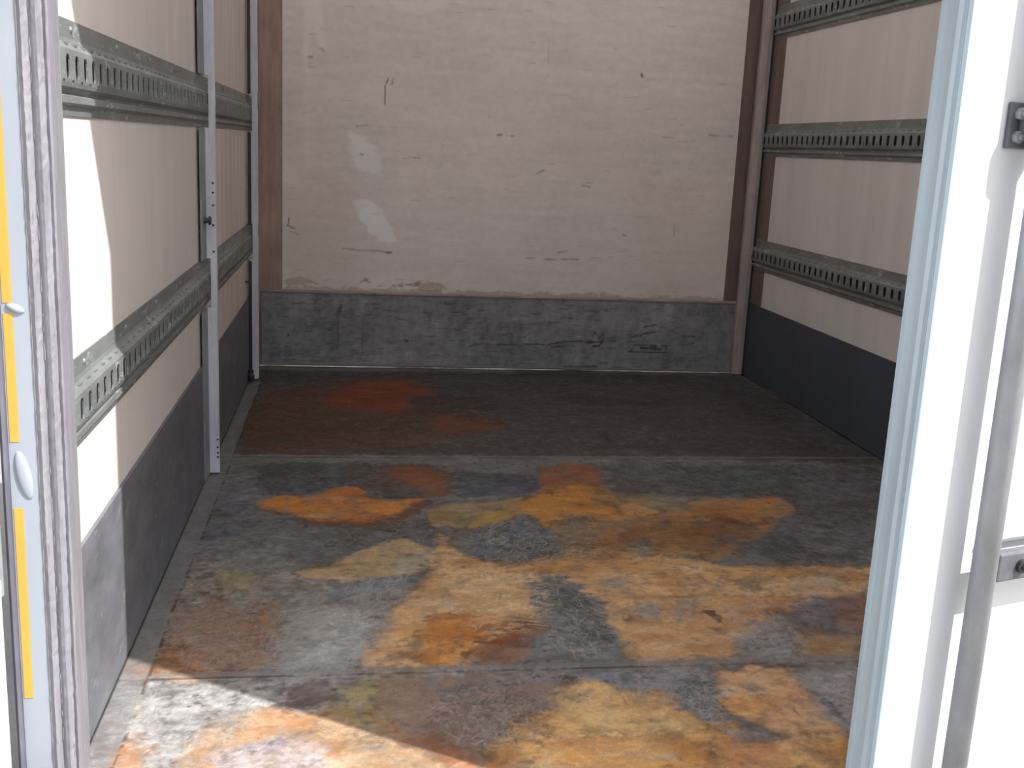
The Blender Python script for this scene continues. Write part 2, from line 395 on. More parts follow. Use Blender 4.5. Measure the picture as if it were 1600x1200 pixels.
([0.6006,0.3688,0.1748],0.014,0.012,0.97,[(0.417,-2.665),(0.454,-2.558),(0.484,-2.431),(0.525,-2.339),(0.576,-2.22),(0.619,-1.995),(0.661,-2.128),(0.764,-2.189),(0.914,-2.182),(1.079,-2.131),(1.367,-2.207),(1.628,-2.226),(1.545,-2.36),(1.369,-2.421),(1.201,-2.58),(1.127,-2.657),(0.937,-2.663),(0.912,-2.566),(0.906,-2.418),(0.828,-2.246),(0.784,-2.381),(0.768,-2.517),(0.711,-2.557),(0.638,-2.657),(0.509,-2.665)]),
([0.5483,0.3265,0.1652],0.014,0.02,0.8,[(1.01,-2.39),(1.231,-2.366),(1.341,-2.42),(1.184,-2.607),(1.116,-2.652),(0.951,-2.659),(0.943,-2.568)]),
([0.5939,0.2542,0.0592],0.018,0.015,0.9,[(0.594,-2.48),(0.63,-2.433),(0.692,-2.448),(0.75,-2.487),(0.694,-2.508),(0.652,-2.562),(0.605,-2.634),(0.579,-2.653),(0.532,-2.651),(0.559,-2.536)]),
([0.5073,0.2269,0.0545],0.018,0.02,0.8,[(0.505,-2.619),(0.552,-2.49),(0.61,-2.42),(0.628,-2.445),(0.604,-2.538),(0.562,-2.632)]),
([0.2274,0.1137,0.0761],0.016,0.012,0.9,[(0.608,-2.655),(0.652,-2.562),(0.694,-2.508),(0.762,-2.475),(0.789,-2.5),(0.752,-2.567),(0.766,-2.632),(0.7,-2.649)]),
([0.241,0.0716,0.0269],0.016,0.01,0.8,[(0.632,-2.604),(0.68,-2.541),(0.739,-2.486),(0.707,-2.565),(0.654,-2.626)]),
([0.5399,0.2007,0.0476],0.018,0.02,0.6,[(0.536,-2.528),(0.58,-2.432),(0.641,-2.411),(0.684,-2.459),(0.642,-2.533)]),
([0.6938,0.5022,0.2851],0.018,0.03,0.7,[(0.608,-2.315),(0.702,-2.233),(0.775,-2.321),(0.781,-2.427),(0.702,-2.448),(0.6,-2.407)]),
([0.6001,0.3068,0.0927],0.014,0.015,0.7,[(0.767,-2.17),(0.942,-2.138),(1.161,-2.181),(1.137,-2.224),(0.928,-2.203),(0.84,-2.228),(0.759,-2.226)]),
([0.1614,0.1704,0.1767],0.014,0.008,0.97,[(0.778,-2.307),(0.865,-2.238),(0.892,-2.311),(0.92,-2.367),(0.921,-2.458),(0.909,-2.597),(0.894,-2.639),(0.846,-2.631),(0.819,-2.592),(0.776,-2.633),(0.725,-2.641),(0.761,-2.545),(0.798,-2.512),(0.783,-2.414)]),
([0.0838,0.0996,0.1155],0.014,0.008,0.9,[(0.783,-2.308),(0.864,-2.246),(0.892,-2.311),(0.922,-2.407),(0.916,-2.506),(0.899,-2.618),(0.857,-2.626),(0.833,-2.571),(0.836,-2.479),(0.809,-2.453),(0.787,-2.389)]),
([0.2793,0.2681,0.253],0.01,0.01,0.85,[(0.956,-2.285),(0.996,-2.243),(1.022,-2.258),(1.007,-2.316),(0.972,-2.314)]),
([0.3015,0.2888,0.2803],0.01,0.01,0.85,[(0.991,-2.423),(1.033,-2.392),(1.052,-2.425),(1.027,-2.475),(0.991,-2.485)]),
([0.2787,0.238,0.2114],0.01,0.012,0.85,[(1.067,-2.413),(1.105,-2.381),(1.141,-2.396),(1.116,-2.453),(1.076,-2.477),(1.052,-2.463)]),
([0.1836,0.1503,0.1088],0.014,0.006,0.8,[(1.258,-2.296),(1.302,-2.275),(1.336,-2.284),(1.283,-2.325),(1.26,-2.339)]),
([0.452,0.3754,0.2959],0.014,0.015,0.8,[(1.349,-2.342),(1.422,-2.271),(1.523,-2.244),(1.487,-2.347),(1.391,-2.399),(1.333,-2.397)]),
([0.2556,0.2528,0.2746],0.014,0.008,0.95,[(1.12,-2.651),(1.167,-2.564),(1.241,-2.484),(1.298,-2.455),(1.308,-2.499),(1.275,-2.593),(1.237,-2.657)]),
([0.177,0.1736,0.211],0.014,0.014,0.92,[(1.351,-2.398),(1.415,-2.373),(1.45,-2.401),(1.392,-2.528),(1.326,-2.549),(1.298,-2.523)]),
([0.3536,0.1894,0.0897],0.012,0.01,0.7,[(1.303,-2.382),(1.367,-2.357),(1.348,-2.404),(1.283,-2.448)]),
([0.3056,0.1904,0.1679],0.016,0.02,0.85,[(1.475,-2.347),(1.539,-2.391),(1.464,-2.543),(1.375,-2.563)]),
([0.4151,0.2692,0.1381],0.016,0.012,0.85,[(1.294,-2.547),(1.375,-2.563),(1.43,-2.565),(1.387,-2.654),(1.247,-2.646)]),
([0.2781,0.2605,0.2733],0.01,0.01,0.7,[(0.012,-2.675),(0.349,-2.656),(0.649,-2.658),(0.813,-2.676),(0.807,-2.705),(0.575,-2.706),(0.351,-2.708),(0.029,-2.705)]),
([0.2732,0.2431,0.2328],0.008,0.01,0.7,[(0.942,-2.648),(1.376,-2.649),(1.354,-2.695),(0.931,-2.688)]),
([0.3,0.295,0.29],0.012,0.012,0.9,[(0.005,-3.023),(-0.003,-2.797),(0.022,-2.671),(0.162,-2.674),(0.372,-2.69),(0.417,-2.782),(0.334,-2.838),(0.258,-2.891),(0.21,-2.983),(0.192,-3.11)]),
([0.36,0.25,0.17],0.012,0.008,0.85,[(0.025,-2.677),(0.03,-2.642),(0.054,-2.617),(0.089,-2.628),(0.174,-2.676),(0.118,-2.686),(0.067,-2.671),(0.049,-2.678)]),
([0.4,0.17,0.06],0.01,0.006,0.9,[(0.023,-2.668),(0.031,-2.647),(0.051,-2.626),(0.054,-2.661),(0.038,-2.682)]),
([0.38,0.22,0.13],0.014,0.012,0.9,[(0.041,-2.955),(0.038,-2.89),(0.057,-2.863),(0.086,-2.879),(0.097,-2.958)]),
([0.16,0.07,0.05],0.008,0.006,0.85,[(0.01,-2.908),(0.016,-2.854),(0.02,-2.804),(0.014,-2.758),(0.023,-2.774),(0.026,-2.833),(0.03,-2.902),(0.019,-2.915)]),
([0.36,0.31,0.25],0.014,0.012,0.6,[(0.013,-2.726),(0.045,-2.72),(0.071,-2.799),(0.069,-2.85),(0.043,-2.863),(0.026,-2.833)]),
([0.36,0.25,0.16],0.014,0.012,0.93,[(0.161,-2.975),(0.171,-2.898),(0.194,-2.844),(0.219,-2.801),(0.308,-2.795),(0.35,-2.786),(0.426,-2.766),(0.445,-2.83),(0.482,-2.884),(0.562,-2.945),(0.604,-3.007),(0.44,-3.112),(0.211,-3.094)]),
([0.38,0.21,0.11],0.014,0.014,0.8,[(0.257,-2.796),(0.308,-2.793),(0.367,-2.802),(0.33,-2.853),(0.256,-2.869),(0.218,-2.867),(0.229,-2.824)]),
([0.3,0.265,0.275],0.012,0.008,0.9,[(0.205,-2.941),(0.224,-2.915),(0.251,-2.894),(0.294,-2.879),(0.354,-2.883),(0.367,-2.977),(0.356,-3.049),(0.217,-3.039)]),
([0.17,0.15,0.17],0.014,0.008,0.8,[(0.239,-2.923),(0.269,-2.891),(0.294,-2.889),(0.287,-2.94),(0.262,-2.938)]),
([0.2669,0.2171,0.098],0.014,0.014,0.85,[(0.353,-2.791),(0.373,-2.713),(0.463,-2.672),(0.532,-2.666),(0.504,-2.766),(0.477,-2.886),(0.417,-2.863)]),
([0.1723,0.1526,0.159],0.014,0.012,0.85,[(0.232,-2.717),(0.35,-2.694),(0.395,-2.692),(0.374,-2.779),(0.333,-2.802),(0.268,-2.762)]),
([0.1449,0.1004,0.0956],0.014,0.01,0.8,[(0.286,-2.758),(0.323,-2.711),(0.364,-2.696),(0.345,-2.753),(0.319,-2.784)]),
([0.2161,0.1465,0.1177],0.018,0.012,0.93,[(0.451,-2.685),(0.646,-2.682),(0.784,-2.704),(0.754,-2.802),(0.668,-2.859),(0.629,-2.987),(0.554,-2.947),(0.499,-2.868),(0.459,-2.805)]),
([0.2654,0.1115,0.0521],0.014,0.012,0.8,[(0.443,-2.825),(0.478,-2.867),(0.557,-2.92),(0.612,-2.969),(0.572,-2.975),(0.477,-2.905)]),
([0.1952,0.1707,0.181],0.014,0.01,0.9,[(0.572,-2.739),(0.62,-2.714),(0.695,-2.679),(0.788,-2.674),(0.841,-2.697),(0.778,-2.727),(0.709,-2.747),(0.615,-2.76),(0.569,-2.775)]),
([0.6871,0.4237,0.1859],0.014,0.014,0.97,[(0.611,-2.986),(0.655,-2.897),(0.692,-2.851),(0.758,-2.808),(0.786,-2.733),(0.836,-2.721),(0.892,-2.767),(0.957,-2.77),(0.985,-2.835),(0.989,-2.878),(1.031,-2.889),(1.058,-2.939),(1.16,-2.93),(1.231,-2.934),(1.151,-3.103),(0.602,-3.063)]),
([0.6938,0.5161,0.2705],0.02,0.04,0.6,[(0.785,-2.788),(0.885,-2.794),(0.949,-2.815),(0.949,-2.892),(0.881,-2.895),(0.802,-2.874),(0.764,-2.847)]),
([0.5857,0.2819,0.0845],0.022,0.03,0.7,[(0.716,-2.916),(0.855,-2.91),(0.975,-2.949),(0.963,-3.021),(0.701,-3.003)]),
([0.5172,0.2577,0.148],0.018,0.02,0.7,[(1.007,-2.92),(1.045,-2.938),(1.104,-2.957),(1.074,-3.029),(0.967,-3.022)]),
([0.3339,0.1746,0.0646],0.018,0.015,0.8,[(0.623,-2.987),(0.635,-2.926),(0.672,-2.874),(0.732,-2.828),(0.76,-2.795),(0.723,-2.877),(0.68,-2.929),(0.655,-2.989)]),
([0.2068,0.2108,0.2327],0.012,0.008,0.97,[(0.78,-2.713),(0.842,-2.695),(0.912,-2.686),(0.993,-2.68),(1.067,-2.699),(1.055,-2.757),(1.061,-2.818),(1.031,-2.864),(0.986,-2.873),(0.982,-2.813),(0.955,-2.761),(0.882,-2.766),(0.834,-2.731)]),
([0.1125,0.1251,0.1559],0.014,0.008,0.85,[(0.99,-2.725),(1.059,-2.709),(1.051,-2.776),(1.054,-2.822),(1.026,-2.863),(0.989,-2.865),(0.988,-2.809)]),
([0.1349,0.1487,0.1802],0.014,0.008,0.7,[(0.839,-2.707),(0.906,-2.71),(0.927,-2.741),(0.888,-2.762),(0.851,-2.741)]),
([0.6561,0.4027,0.2192],0.012,0.012,0.97,[(1.074,-2.71),(1.162,-2.689),(1.233,-2.703),(1.217,-2.776),(1.22,-2.858),(1.234,-2.91),(1.228,-2.942),(1.16,-2.93),(1.088,-2.917),(1.068,-2.874),(1.059,-2.822),(1.058,-2.758)]),
([0.6907,0.3582,0.1197],0.014,0.012,0.85,[(1.072,-2.786),(1.099,-2.779),(1.11,-2.825),(1.086,-2.875),(1.062,-2.866),(1.056,-2.831)]),
([0.3361,0.3217,0.3239],0.014,0.014,0.95,[(1.231,-2.708),(1.367,-2.695),(1.249,-2.935),(1.222,-2.934),(1.209,-2.883),(1.214,-2.795)]),
([0.1312,0.1256,0.1311],0.01,0.005,0.85,[(1.218,-2.786),(1.237,-2.787),(1.241,-2.833),(1.25,-2.894),(1.238,-2.91),(1.224,-2.85),(1.222,-2.8)]),
([0.2439,0.2299,0.245],0.012,0.008,0.9,[(1.023,-2.905),(1.074,-2.896),(1.086,-2.929),(1.037,-2.933),(1.021,-2.928)]),
([0.1107,0.0685,0.0451],0.004,0.003,0.8,[(1.164,-2.684),(1.208,-2.676),(1.257,-2.684),(1.245,-2.699),(1.174,-2.697)]),
([0.6927,0.4228,0.2528],0.012,0.008,0.6,[(1.135,-2.904),(1.147,-2.929),(1.146,-2.983),(1.135,-2.978),(1.127,-2.943)]),
([0.1039,0.0519,0.0223],0.003,0.002,0.95,[(1.127,-2.448),(1.146,-2.448),(1.159,-2.493),(1.151,-2.507),(1.135,-2.473)]),
([0.1433,0.0697,0.0307],0.004,0.002,0.7,[(1.125,-2.527),(1.139,-2.534),(1.128,-2.551)]),
([0.0754,0.0612,0.0506],0.006,0.003,0.7,[(0.073,-2.081),(0.101,-2.074),(0.104,-2.1),(0.085,-2.11)])]
SCRATCHES = [
(0.794,-2.05,0.109,0.156,260,1.2,0.9,0.05,(0.36,0.31,0.24)),
(0.296,-1.607,0.19,0.147,160,1.4,0.6,0.05,(0.16,0.14,0.12)),
(0.84,-2.429,0.08,0.202,330,-0.9,0.7,0.06,(0.36,0.31,0.24)),
(0.785,-2.061,0.108,0.154,160,1.3,0.8,0.05,(0.36,0.31,0.24)),
(1.224,-2.556,0.073,0.136,330,1.2,0.8,0.04,(0.34,0.33,0.32)),
(1.487,-2.033,0.152,0.19,220,-0.9,0.35,0.07,(0.24,0.2,0.16)),
(1.648,-1.778,0.112,0.36,150,-0.9,0.4,0.06,(0.22,0.2,0.18)),
(1.459,-1.563,0.217,0.16,170,-0.8,0.4,0.06,(0.22,0.19,0.17)),
(0.939,-2.037,0.056,0.159,200,1.0,1.2,0.04,(0.36,0.31,0.24)),
(0.991,-2.754,0.106,0.071,260,0.8,1.2,0.03,(0.34,0.33,0.32)),
(1.008,-2.819,0.034,0.067,160,0.8,1.2,0.03,(0.34,0.33,0.32)),
(0.452,-2.32,0.08,0.086,170,1.2,0.7,0.05,(0.34,0.33,0.32)),
(0.51,-1.963,0.141,0.139,200,1.3,0.8,0.04,(0.25,0.23,0.2)),
(0.257,-2.037,0.133,0.129,200,0.6,0.9,0.04,(0.22,0.22,0.21)),
(0.338,-2.545,0.108,0.143,420,0.9,0.6,0.07,(0.3,0.295,0.29)),
(0.181,-2.518,0.131,0.145,380,0.5,1.0,0.05,(0.27,0.24,0.21)),
(0.15,-2.556,0.105,0.139,300,0.5,1.2,0.03,(0.08,0.06,0.05)),
(1.224,-1.977,0.184,0.17,320,0.1,0.6,0.035,(0.05,0.045,0.045)),
(1.413,-1.891,0.141,0.101,120,0.1,0.4,0.04,(0.1,0.04,0.02)),
(0.63,-2.83,0.096,0.097,500,0.5,1.5,0.03,(0.07,0.055,0.05)),
(0.63,-2.83,0.096,0.097,300,0.5,1.5,0.03,(0.3,0.25,0.23)),
(0.559,-1.564,0.108,0.153,220,0.2,1.2,0.03,(0.26,0.1,0.04)),
(1.049,-1.495,0.116,0.164,140,0.4,1.2,0.03,(0.14,0.06,0.03)),
(0.863,-2.878,0.174,0.128,160,0.1,1.0,0.06,(0.42,0.28,0.13)),
(0.686,-2.358,0.123,0.175,280,0.1,0.5,0.07,(0.62,0.47,0.3)),
(0.98,-2.181,0.182,0.1,180,0.05,0.4,0.08,(0.55,0.38,0.2)),
(0.155,-2.805,0.102,0.108,70,1.1,0.3,0.07,(0.16,0.155,0.16)),
(0.108,-2.747,0.084,0.113,60,0.4,1.4,0.03,(0.2,0.2,0.21)),
(1.638,-0.613,0.419,0.462,120,0.05,0.3,0.06,(0.03,0.025,0.02)),
(0.429,-0.774,0.362,0.518,90,0.05,0.3,0.07,(0.12,0.07,0.04))]

def build_floor():
    st = 0.0032
    nx = int(2.1 / st) + 1; ny = int(3.06 / st) + 1
    xs = np.linspace(0, 2.1, nx); ys = np.linspace(-3.06, 0, ny)
    X, Y = np.meshgrid(xs, ys)
    wob = fbm(X, Y, 5, 0); wob2 = fbm(X, Y, 28, 1, 5, 0.65); wob3 = fbm(X, Y, 90, 2, 3)
    streak = fbm(X * .45 + Y * .12, Y * 1.6 - X * .2, 22, 3, 5, .65)
    grit = fbm(X, Y, 75, 1, 4, .7)
    WX = X + .020 * fbm(X, Y, 11, 2, 4, .6) + .007 * fbm(X, Y, 55, 3, 3, .7)
    WY = Y + .020 * fbm(X, Y, 12, 0, 4, .6) + .007 * fbm(X, Y, 60, 1, 3, .7)
    base = np.array(FLOOR_BASE)
    MUD = np.zeros_like(X)
    C = np.ones(X.shape + (3,)) * base
    C *= (1 + 0.22 * wob2 + 0.12 * wob + .15 * wob3)[..., None]
    for (col, amp, soft, op, poly) in STAINS:
        P = np.array(poly)
        m = 0.12
        x0, y0 = P.min(0) - m; x1, y1 = P.max(0) + m
        i0, i1 = np.searchsorted(xs, [x0, x1]); j0, j1 = np.searchsorted(ys, [y0, y1])
        if i1 <= i0 or j1 <= j0: continue
        sl = (slice(j0, j1), slice(i0, i1))
        s = sdf(WX[sl], WY[sl], poly) + amp * (wob2[sl] * 1.6 + streak[sl] * 1.4 + grit[sl] * 1.2)
        soft = soft * 1.5
        a = op * (1 - smooth(-soft, soft, s))
        a = a * np.clip(.97 + 0.9 * fbm(X[sl], Y[sl], 38, 3, 4, .7) + .35 * streak[sl], 0.15, 1)
        var = 1 + 0.28 * fbm(X[sl] + len(poly), Y[sl] * 1.7, 16, 2, 5, .6)
        cc = np.array(col)[None, None, :] * var[..., None]
        rusty = col[0] > 1.5 * col[2] and col[0] > .12
        if rusty:
            # deeper wet rust drifting inside the dried mud, and a dark tide line around it
            dp = smooth(-.02, .5, fbm(X[sl] * .7, Y[sl] * 1.5, 13, 1, 5, .6) + .25 * streak[sl])
            cc = cc * (1 - .75 * dp[..., None] * np.array((.32, .45, .60)))
            pl = smooth(.12, .55, fbm(X[sl] * .6, Y[sl] * 1.5, 17, 0, 5, .6))
            cc = cc * (1 - .45 * pl[..., None]) + np.array((.44, .36, .27)) * (cc.mean(axis=2) / .25)[..., None] * .45 * pl[..., None]
            halo = smooth(-.012, .004, s) * (1 - smooth(.006, .030, s)) * smooth(-.25, .2, fbm(X[sl], Y[sl], 24, 2, 4, .65)) * .6 * op
            C[sl] = C[sl] * (1 - halo[..., None]) + np.array((.060, .036, .026)) * halo[..., None]
        else:
            lumf = 1.0 if sum(col) < .36 else .35
            cc = cc * np.clip(1 + .75 * lumf * fbm(X[sl], Y[sl], 34, 1, 5, .75) + .35 * grit[sl], .25, 2)[..., None]
        MUD[sl] = MUD[sl] * (1 - a) + (a if rusty else 0)
        C[sl] = C[sl] * (1 - a[..., None]) + cc * a[..., None]
    # blotchy dark grime
    gr = smooth(.02, .42, fbm(X * .8, Y * 1.2, 15, 3, 6, .68)) * smooth(-.3, .25, fbm(X, Y, 2.6, 1, 3)) * (1 - .55 * MUD)
    C = C * (1 - .50 * gr[..., None]) + np.array((.052, .046, .044)) * .50 * gr[..., None]
    # grime: brown film in drifting streaks and dark worn specks over everything
    film = smooth(-.05, .45, fbm(X * .8, Y * 1.3, 6, 2, 5, .6))
    C *= 1 - film[..., None] * np.array((.10, .20, .30))
    C *= (1 + (.34 * streak + .36 * grit) * (1 - .45 * MUD) * (1 - .45 * smooth(.2, .3, C.mean(axis=2))))[..., None]
    spk = smooth(.30, .48, fbm(X, Y, 48, 0, 4, .75)) * smooth(-.15, .25, fbm(X, Y, 4, 3, 3)) * (1 - .5 * MUD)
    C = C * (1 - .72 * spk[..., None]) + np.array((.045, .035, .03)) * .72 * spk[..., None]
    # fine hair-like scratches and scuffs
    r = np.random.default_rng(3)
    def stroke(x, y, ang, ln, cv, col, op):
        n = max(3, int(ln / st * 1.2))
        t = np.arange(n) * (ln / n)
        a = ang + cv * t / ln
        px = x + np.cumsum(np.cos(a)) * ln / n; py = y + np.cumsum(np.sin(a)) * ln / n
        i = np.round(px / st * (nx - 1) * st / 2.1).astype(int); j = np.round((py + 3.06) / 3.06 * (ny - 1)).astype(int)
        k = (i >= 0) & (i < nx) & (j >= 0) & (j < ny)
        C[j[k], i[k]] = C[j[k], i[k]] * (1 - op) + np.array(col) * op
    for (x, y, rx, ry, n, ang, spread, ln, col) in SCRATCHES:
        for _ in range(n):
            a = r.uniform(0, 6.28); q = math.sqrt(r.random())
            stroke(x + rx * q * math.cos(a), y + ry * q * math.sin(a), ang + r.normal() * spread, ln * r.uniform(.15, .8), r.normal() * .35, col, r.uniform(.1, .5))
    for _ in range(2600):
        dk = r.random() < .55
        stroke(r.uniform(0.05, 2.05), r.uniform(-3.04, -.05), r.uniform(0, 3.14), r.uniform(.006, .04), r.normal(), (.03, .025, .02) if dk else (.34, .30, .26), r.uniform(.1, .4))
    # board joints: paler lap strip with a dark line in front of it
    for yj, w in ((-1.324, .018), (-2.672, .016)):
        yy = Y + 0.002 * wob
        lap = (yy > yj) & (yy < yj + w)
        C[lap] = C[lap] * .55 + np.array((.20, .19, .185)) * .45
        dl = np.exp(-((yy - yj + .003) / .0028) ** 2) * (.25 + .5 * smooth(-.1, .3, fbm(X, Y * 0, 7, 2, 3)))
        C *= 1 - dl[..., None]
    # aluminium angle strip along the left wall, dark joint at both walls
    edge = (X < 0.052 + .006 * wob) & (Y < -.3)
    C[edge] = C[edge] * .35 + np.array((.17, .175, .185)) * .65 * (1 + .25 * wob2[edge, None])
    j = X < .007
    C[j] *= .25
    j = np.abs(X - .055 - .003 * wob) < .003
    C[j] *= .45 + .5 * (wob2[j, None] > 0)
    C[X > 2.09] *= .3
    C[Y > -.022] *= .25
    C = np.clip(C, 0.006, 0.85)
    H = 0.0012 * wob + 0.0006 * wob2
    H = H - 0.0012 * np.exp(-((Y + 1.327) / .003) ** 2) - 0.0012 * np.exp(-((Y + 2.675) / .004) ** 2)
    Z = dict()
    Hf = H.ravel().tolist()
    it = iter(Hf)
    def to3d(a, b):
        return (a, b, next(it))
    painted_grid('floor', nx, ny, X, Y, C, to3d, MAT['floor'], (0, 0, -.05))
build_floor()

# ------------------------------------------------------------------ shell
HT = 2.12
sbox('wall_left', (-.045, 0, -2.979, 0.06, -.05, HT), MAT['wall'])
sbox('wall_right', (2.1, 2.145, -2.979, 0.06, -.05, HT), MAT['wall'])
bm = bmesh.new(); box(bm, -.045, 2.145, -3.292, 0.06, HT + .001, HT + .05)  # roof with an added rear lip, unseen, casting the left wall's slanted shadow
struct(link('ceiling', bm, MAT['ceiling']))

def build_back():
    # off-white laminate sheet with scratches and rubbed shiny patches
    st = 0.005
    x0, x1, z0, z1 = 0.114, 1.993, 0.318, HT
    nx = int((x1 - x0) / st) + 1; nz = int((z1 - z0) / st) + 1
    xs = np.linspace(x0, x1, nx); zs = np.linspace(z0, z1, nz)
    X, Z = np.meshgrid(xs, zs)
    w = fbm(X, Z, 3, 0); w2 = fbm(X * .5, Z * 3, 16, 1); w3 = fbm(X, Z, 50, 2, 3)
    C = np.ones(X.shape + (3,)) * np.array((.76, .70, .67))
    C *= (1 + .10 * w + .09 * w2 + .06 * w3)[..., None]
    tint = smooth(-.1, .3, fbm(X, Z, 1.6, 3))
    C *= (1 - tint[..., None] * np.array((0.02, .035, .06)))
    for (col, amp, soft, op, poly) in BACKMARKS:
        s = sdf(X, Z, poly) + amp * (w * .5 + fbm(X * .6, Z * 1.3, 45, 2, 4, .75) * 2.4)
        a = op * (1 - smooth(-soft, soft, s))
        C = C * (1 - a[..., None]) + np.array(col) * a[..., None]
    for (pts, col, op, wd) in BACKLINES:
        for (ax, ay), (bx, by) in zip(pts[:-1], pts[1:]):
            s = sdf(X, Z, [(ax, ay), (bx, by)])
            s = np.abs(s) + .002 * w3
            a = op * (1 - smooth(wd * .5, wd * 1.3, s))
            C = C * (1 - a[..., None]) + np.array(col) * a[..., None]
    r = np.random.default_rng(5)
    for _ in range(420):
        i = r.integers(4, nx - 20); j = r.integers(3, nz - 3); n = r.integers(2, 10)
        if r.random() < .35: n = 1
        C[j, i:i + n] *= r.uniform(.82, .97)
    C = np.clip(C, .01, .9)
    painted_grid('wall_back', nx, nz, X, Z, C, lambda a, b: (a, 0.0, b), MAT['back'], (0, .05, 0))
BACKMARKS = [((0.93, 0.91, 0.89), 0.01, 0.012, 0.62, [(0.382, 0.961), (0.443, 0.939), (0.49, 0.891), (0.512, 0.824), (0.491, 0.803), (0.402, 0.804), (0.383, 0.874)]), ((0.9, 0.88, 0.86), 0.003, 0.004, 0.6, [(0.392, 0.937), (0.477, 0.908), (0.474, 0.898), (0.395, 0.919)]), ((0.97, 0.97, 0.96), 0.01, 0.01, 0.85, [(0.398, 0.692), (0.468, 0.694), (0.51, 0.649), (0.56, 0.594), (0.57, 0.527), (0.523, 0.52), (0.47, 0.557), (0.423, 0.607)]), ((0.9, 0.9, 0.9), 0.008, 0.006, 0.6, [(0.416, 0.677), (0.499, 0.662), (0.495, 0.61), (0.448, 0.608)]), ((0.93, 0.9, 0.87), 0.006, 0.01, 0.45, [(0.196, 1.447), (0.257, 1.451), (0.278, 1.286), (0.259, 1.261), (0.233, 1.355), (0.217, 1.306), (0.21, 1.186), (0.195, 1.209)]), ((0.86, 0.83, 0.8), 0.006, 0.01, 0.22, [(0.2, 1.185), (0.22, 1.186), (0.222, 0.816), (0.201, 0.815)]), ((0.86, 0.83, 0.8), 0.012, 0.012, 0.5, [(0.529, 1.469), (0.754, 1.483), (0.768, 1.46), (0.68, 1.43), (0.567, 1.433)]), ((0.86, 0.83, 0.8), 0.02, 0.04, 0.15, [(0.26, 1.14), (0.51, 1.178), (0.512, 1.079), (0.31, 1.057)]), ((0.33, 0.25, 0.2), 0.008, 0.004, 0.6, [(0.124, 0.361), (0.188, 0.373), (0.265, 0.346), (0.124, 0.335)]), ((0.2, 0.12, 0.1), 0.007, 0.003, 0.7, [(0.426, 0.364), (0.458, 0.37), (0.466, 0.357), (0.432, 0.351)]), ((0.2, 0.12, 0.1), 0.006, 0.003, 0.7, [(0.495, 0.345), (0.531, 0.354), (0.534, 0.341), (0.5, 0.337)]), ((0.22, 0.13, 0.1), 0.007, 0.003, 0.75, [(0.558, 0.349), (0.632, 0.362), (0.679, 0.366), (0.658, 0.349), (0.558, 0.341)]), ((0.38, 0.27, 0.18), 0.008, 0.006, 0.6, [(0.671, 0.366), (0.764, 0.368), (0.806, 0.327), (0.672, 0.323)]), ((0.3, 0.22, 0.18), 0.008, 0.004, 0.55, [(0.114, 0.332), (1.063, 0.333), (1.992, 0.33), (1.993, 0.314), (1.064, 0.312), (0.113, 0.311)]), ((0.62, 0.55, 0.49), 0.03, 0.05, 0.35, [(0.124, 0.711), (0.416, 0.723), (0.421, 0.359), (0.124, 0.35)]), ((0.8, 0.75, 0.71), 0.04, 0.08, 0.25, [(1.482, 0.686), (1.929, 0.703), (1.956, 0.402), (1.502, 0.389)])]
BACKLINES = [([(0.527, 1.174), (0.515, 1.141), (0.514, 1.075)], (0.1, 0.08, 0.07), 0.8, 0.003), ([(0.548, 1.175), (0.541, 1.15)], (0.1, 0.08, 0.07), 0.6, 0.003), ([(0.139, 0.607), (0.136, 0.579), (0.162, 0.565)], (0.06, 0.05, 0.05), 0.85, 0.0035), ([(0.144, 0.554), (0.177, 0.545)], (0.3, 0.26, 0.24), 0.6, 0.003), ([(0.593, 0.865), (0.658, 0.868)], (0.2, 0.17, 0.15), 0.6, 0.0025), ([(0.357, 0.494), (0.419, 0.488), (0.497, 0.488), (0.552, 0.482)], (0.25, 0.23, 0.23), 0.6, 0.004), ([(0.534, 0.481), (0.555, 0.484)], (0.12, 0.11, 0.12), 0.7, 0.005), ([(1.557, 1.245), (1.563, 1.235)], (0.05, 0.04, 0.04), 0.9, 0.004), ([(0.972, 0.974), (0.988, 0.975)], (0.25, 0.2, 0.16), 0.8, 0.005), ([(1.01, 0.971), (1.041, 0.972)], (0.25, 0.2, 0.16), 0.7, 0.003), ([(1.113, 0.478), (1.193, 0.475), (1.341, 0.477)], (0.22, 0.19, 0.17), 0.6, 0.0025), ([(1.246, 0.504), (1.295, 0.513)], (0.3, 0.26, 0.24), 0.5, 0.003), ([(1.53, 0.589), (1.539, 0.583)], (0.15, 0.13, 0.12), 0.8, 0.004), ([(1.745, 0.642), (1.749, 0.591)], (0.25, 0.22, 0.2), 0.5, 0.003), ([(1.867, 1.016), (1.971, 1.016)], (0.35, 0.3, 0.28), 0.6, 0.003), ([(1.338, 0.786), (1.371, 0.782)], (0.3, 0.26, 0.24), 0.6, 0.004), ([(1.666, 0.997), (1.713, 0.999)], (0.32, 0.28, 0.26), 0.6, 0.003), ([(1.351, 0.8), (1.379, 0.798)], (0.3, 0.26, 0.24), 0.5, 0.003), ([(1.164, 1.362), (1.169, 1.264)], (0.5, 0.42, 0.38), 0.4, 0.004), ([(0.259, 1.273), (0.274, 1.262)], (0.3, 0.27, 0.25), 0.6, 0.004), ([(0.214, 1.239), (0.229, 1.235)], (0.25, 0.22, 0.2), 0.7, 0.004), ([(0.445, 0.987), (0.404, 0.982)], (0.35, 0.3, 0.28), 0.5, 0.004), ([(0.421, 0.875), (0.431, 0.871)], (0.2, 0.18, 0.17), 0.7, 0.004), ([(1.147, 0.83), (1.173, 0.842)], (0.35, 0.3, 0.27), 0.6, 0.004)]
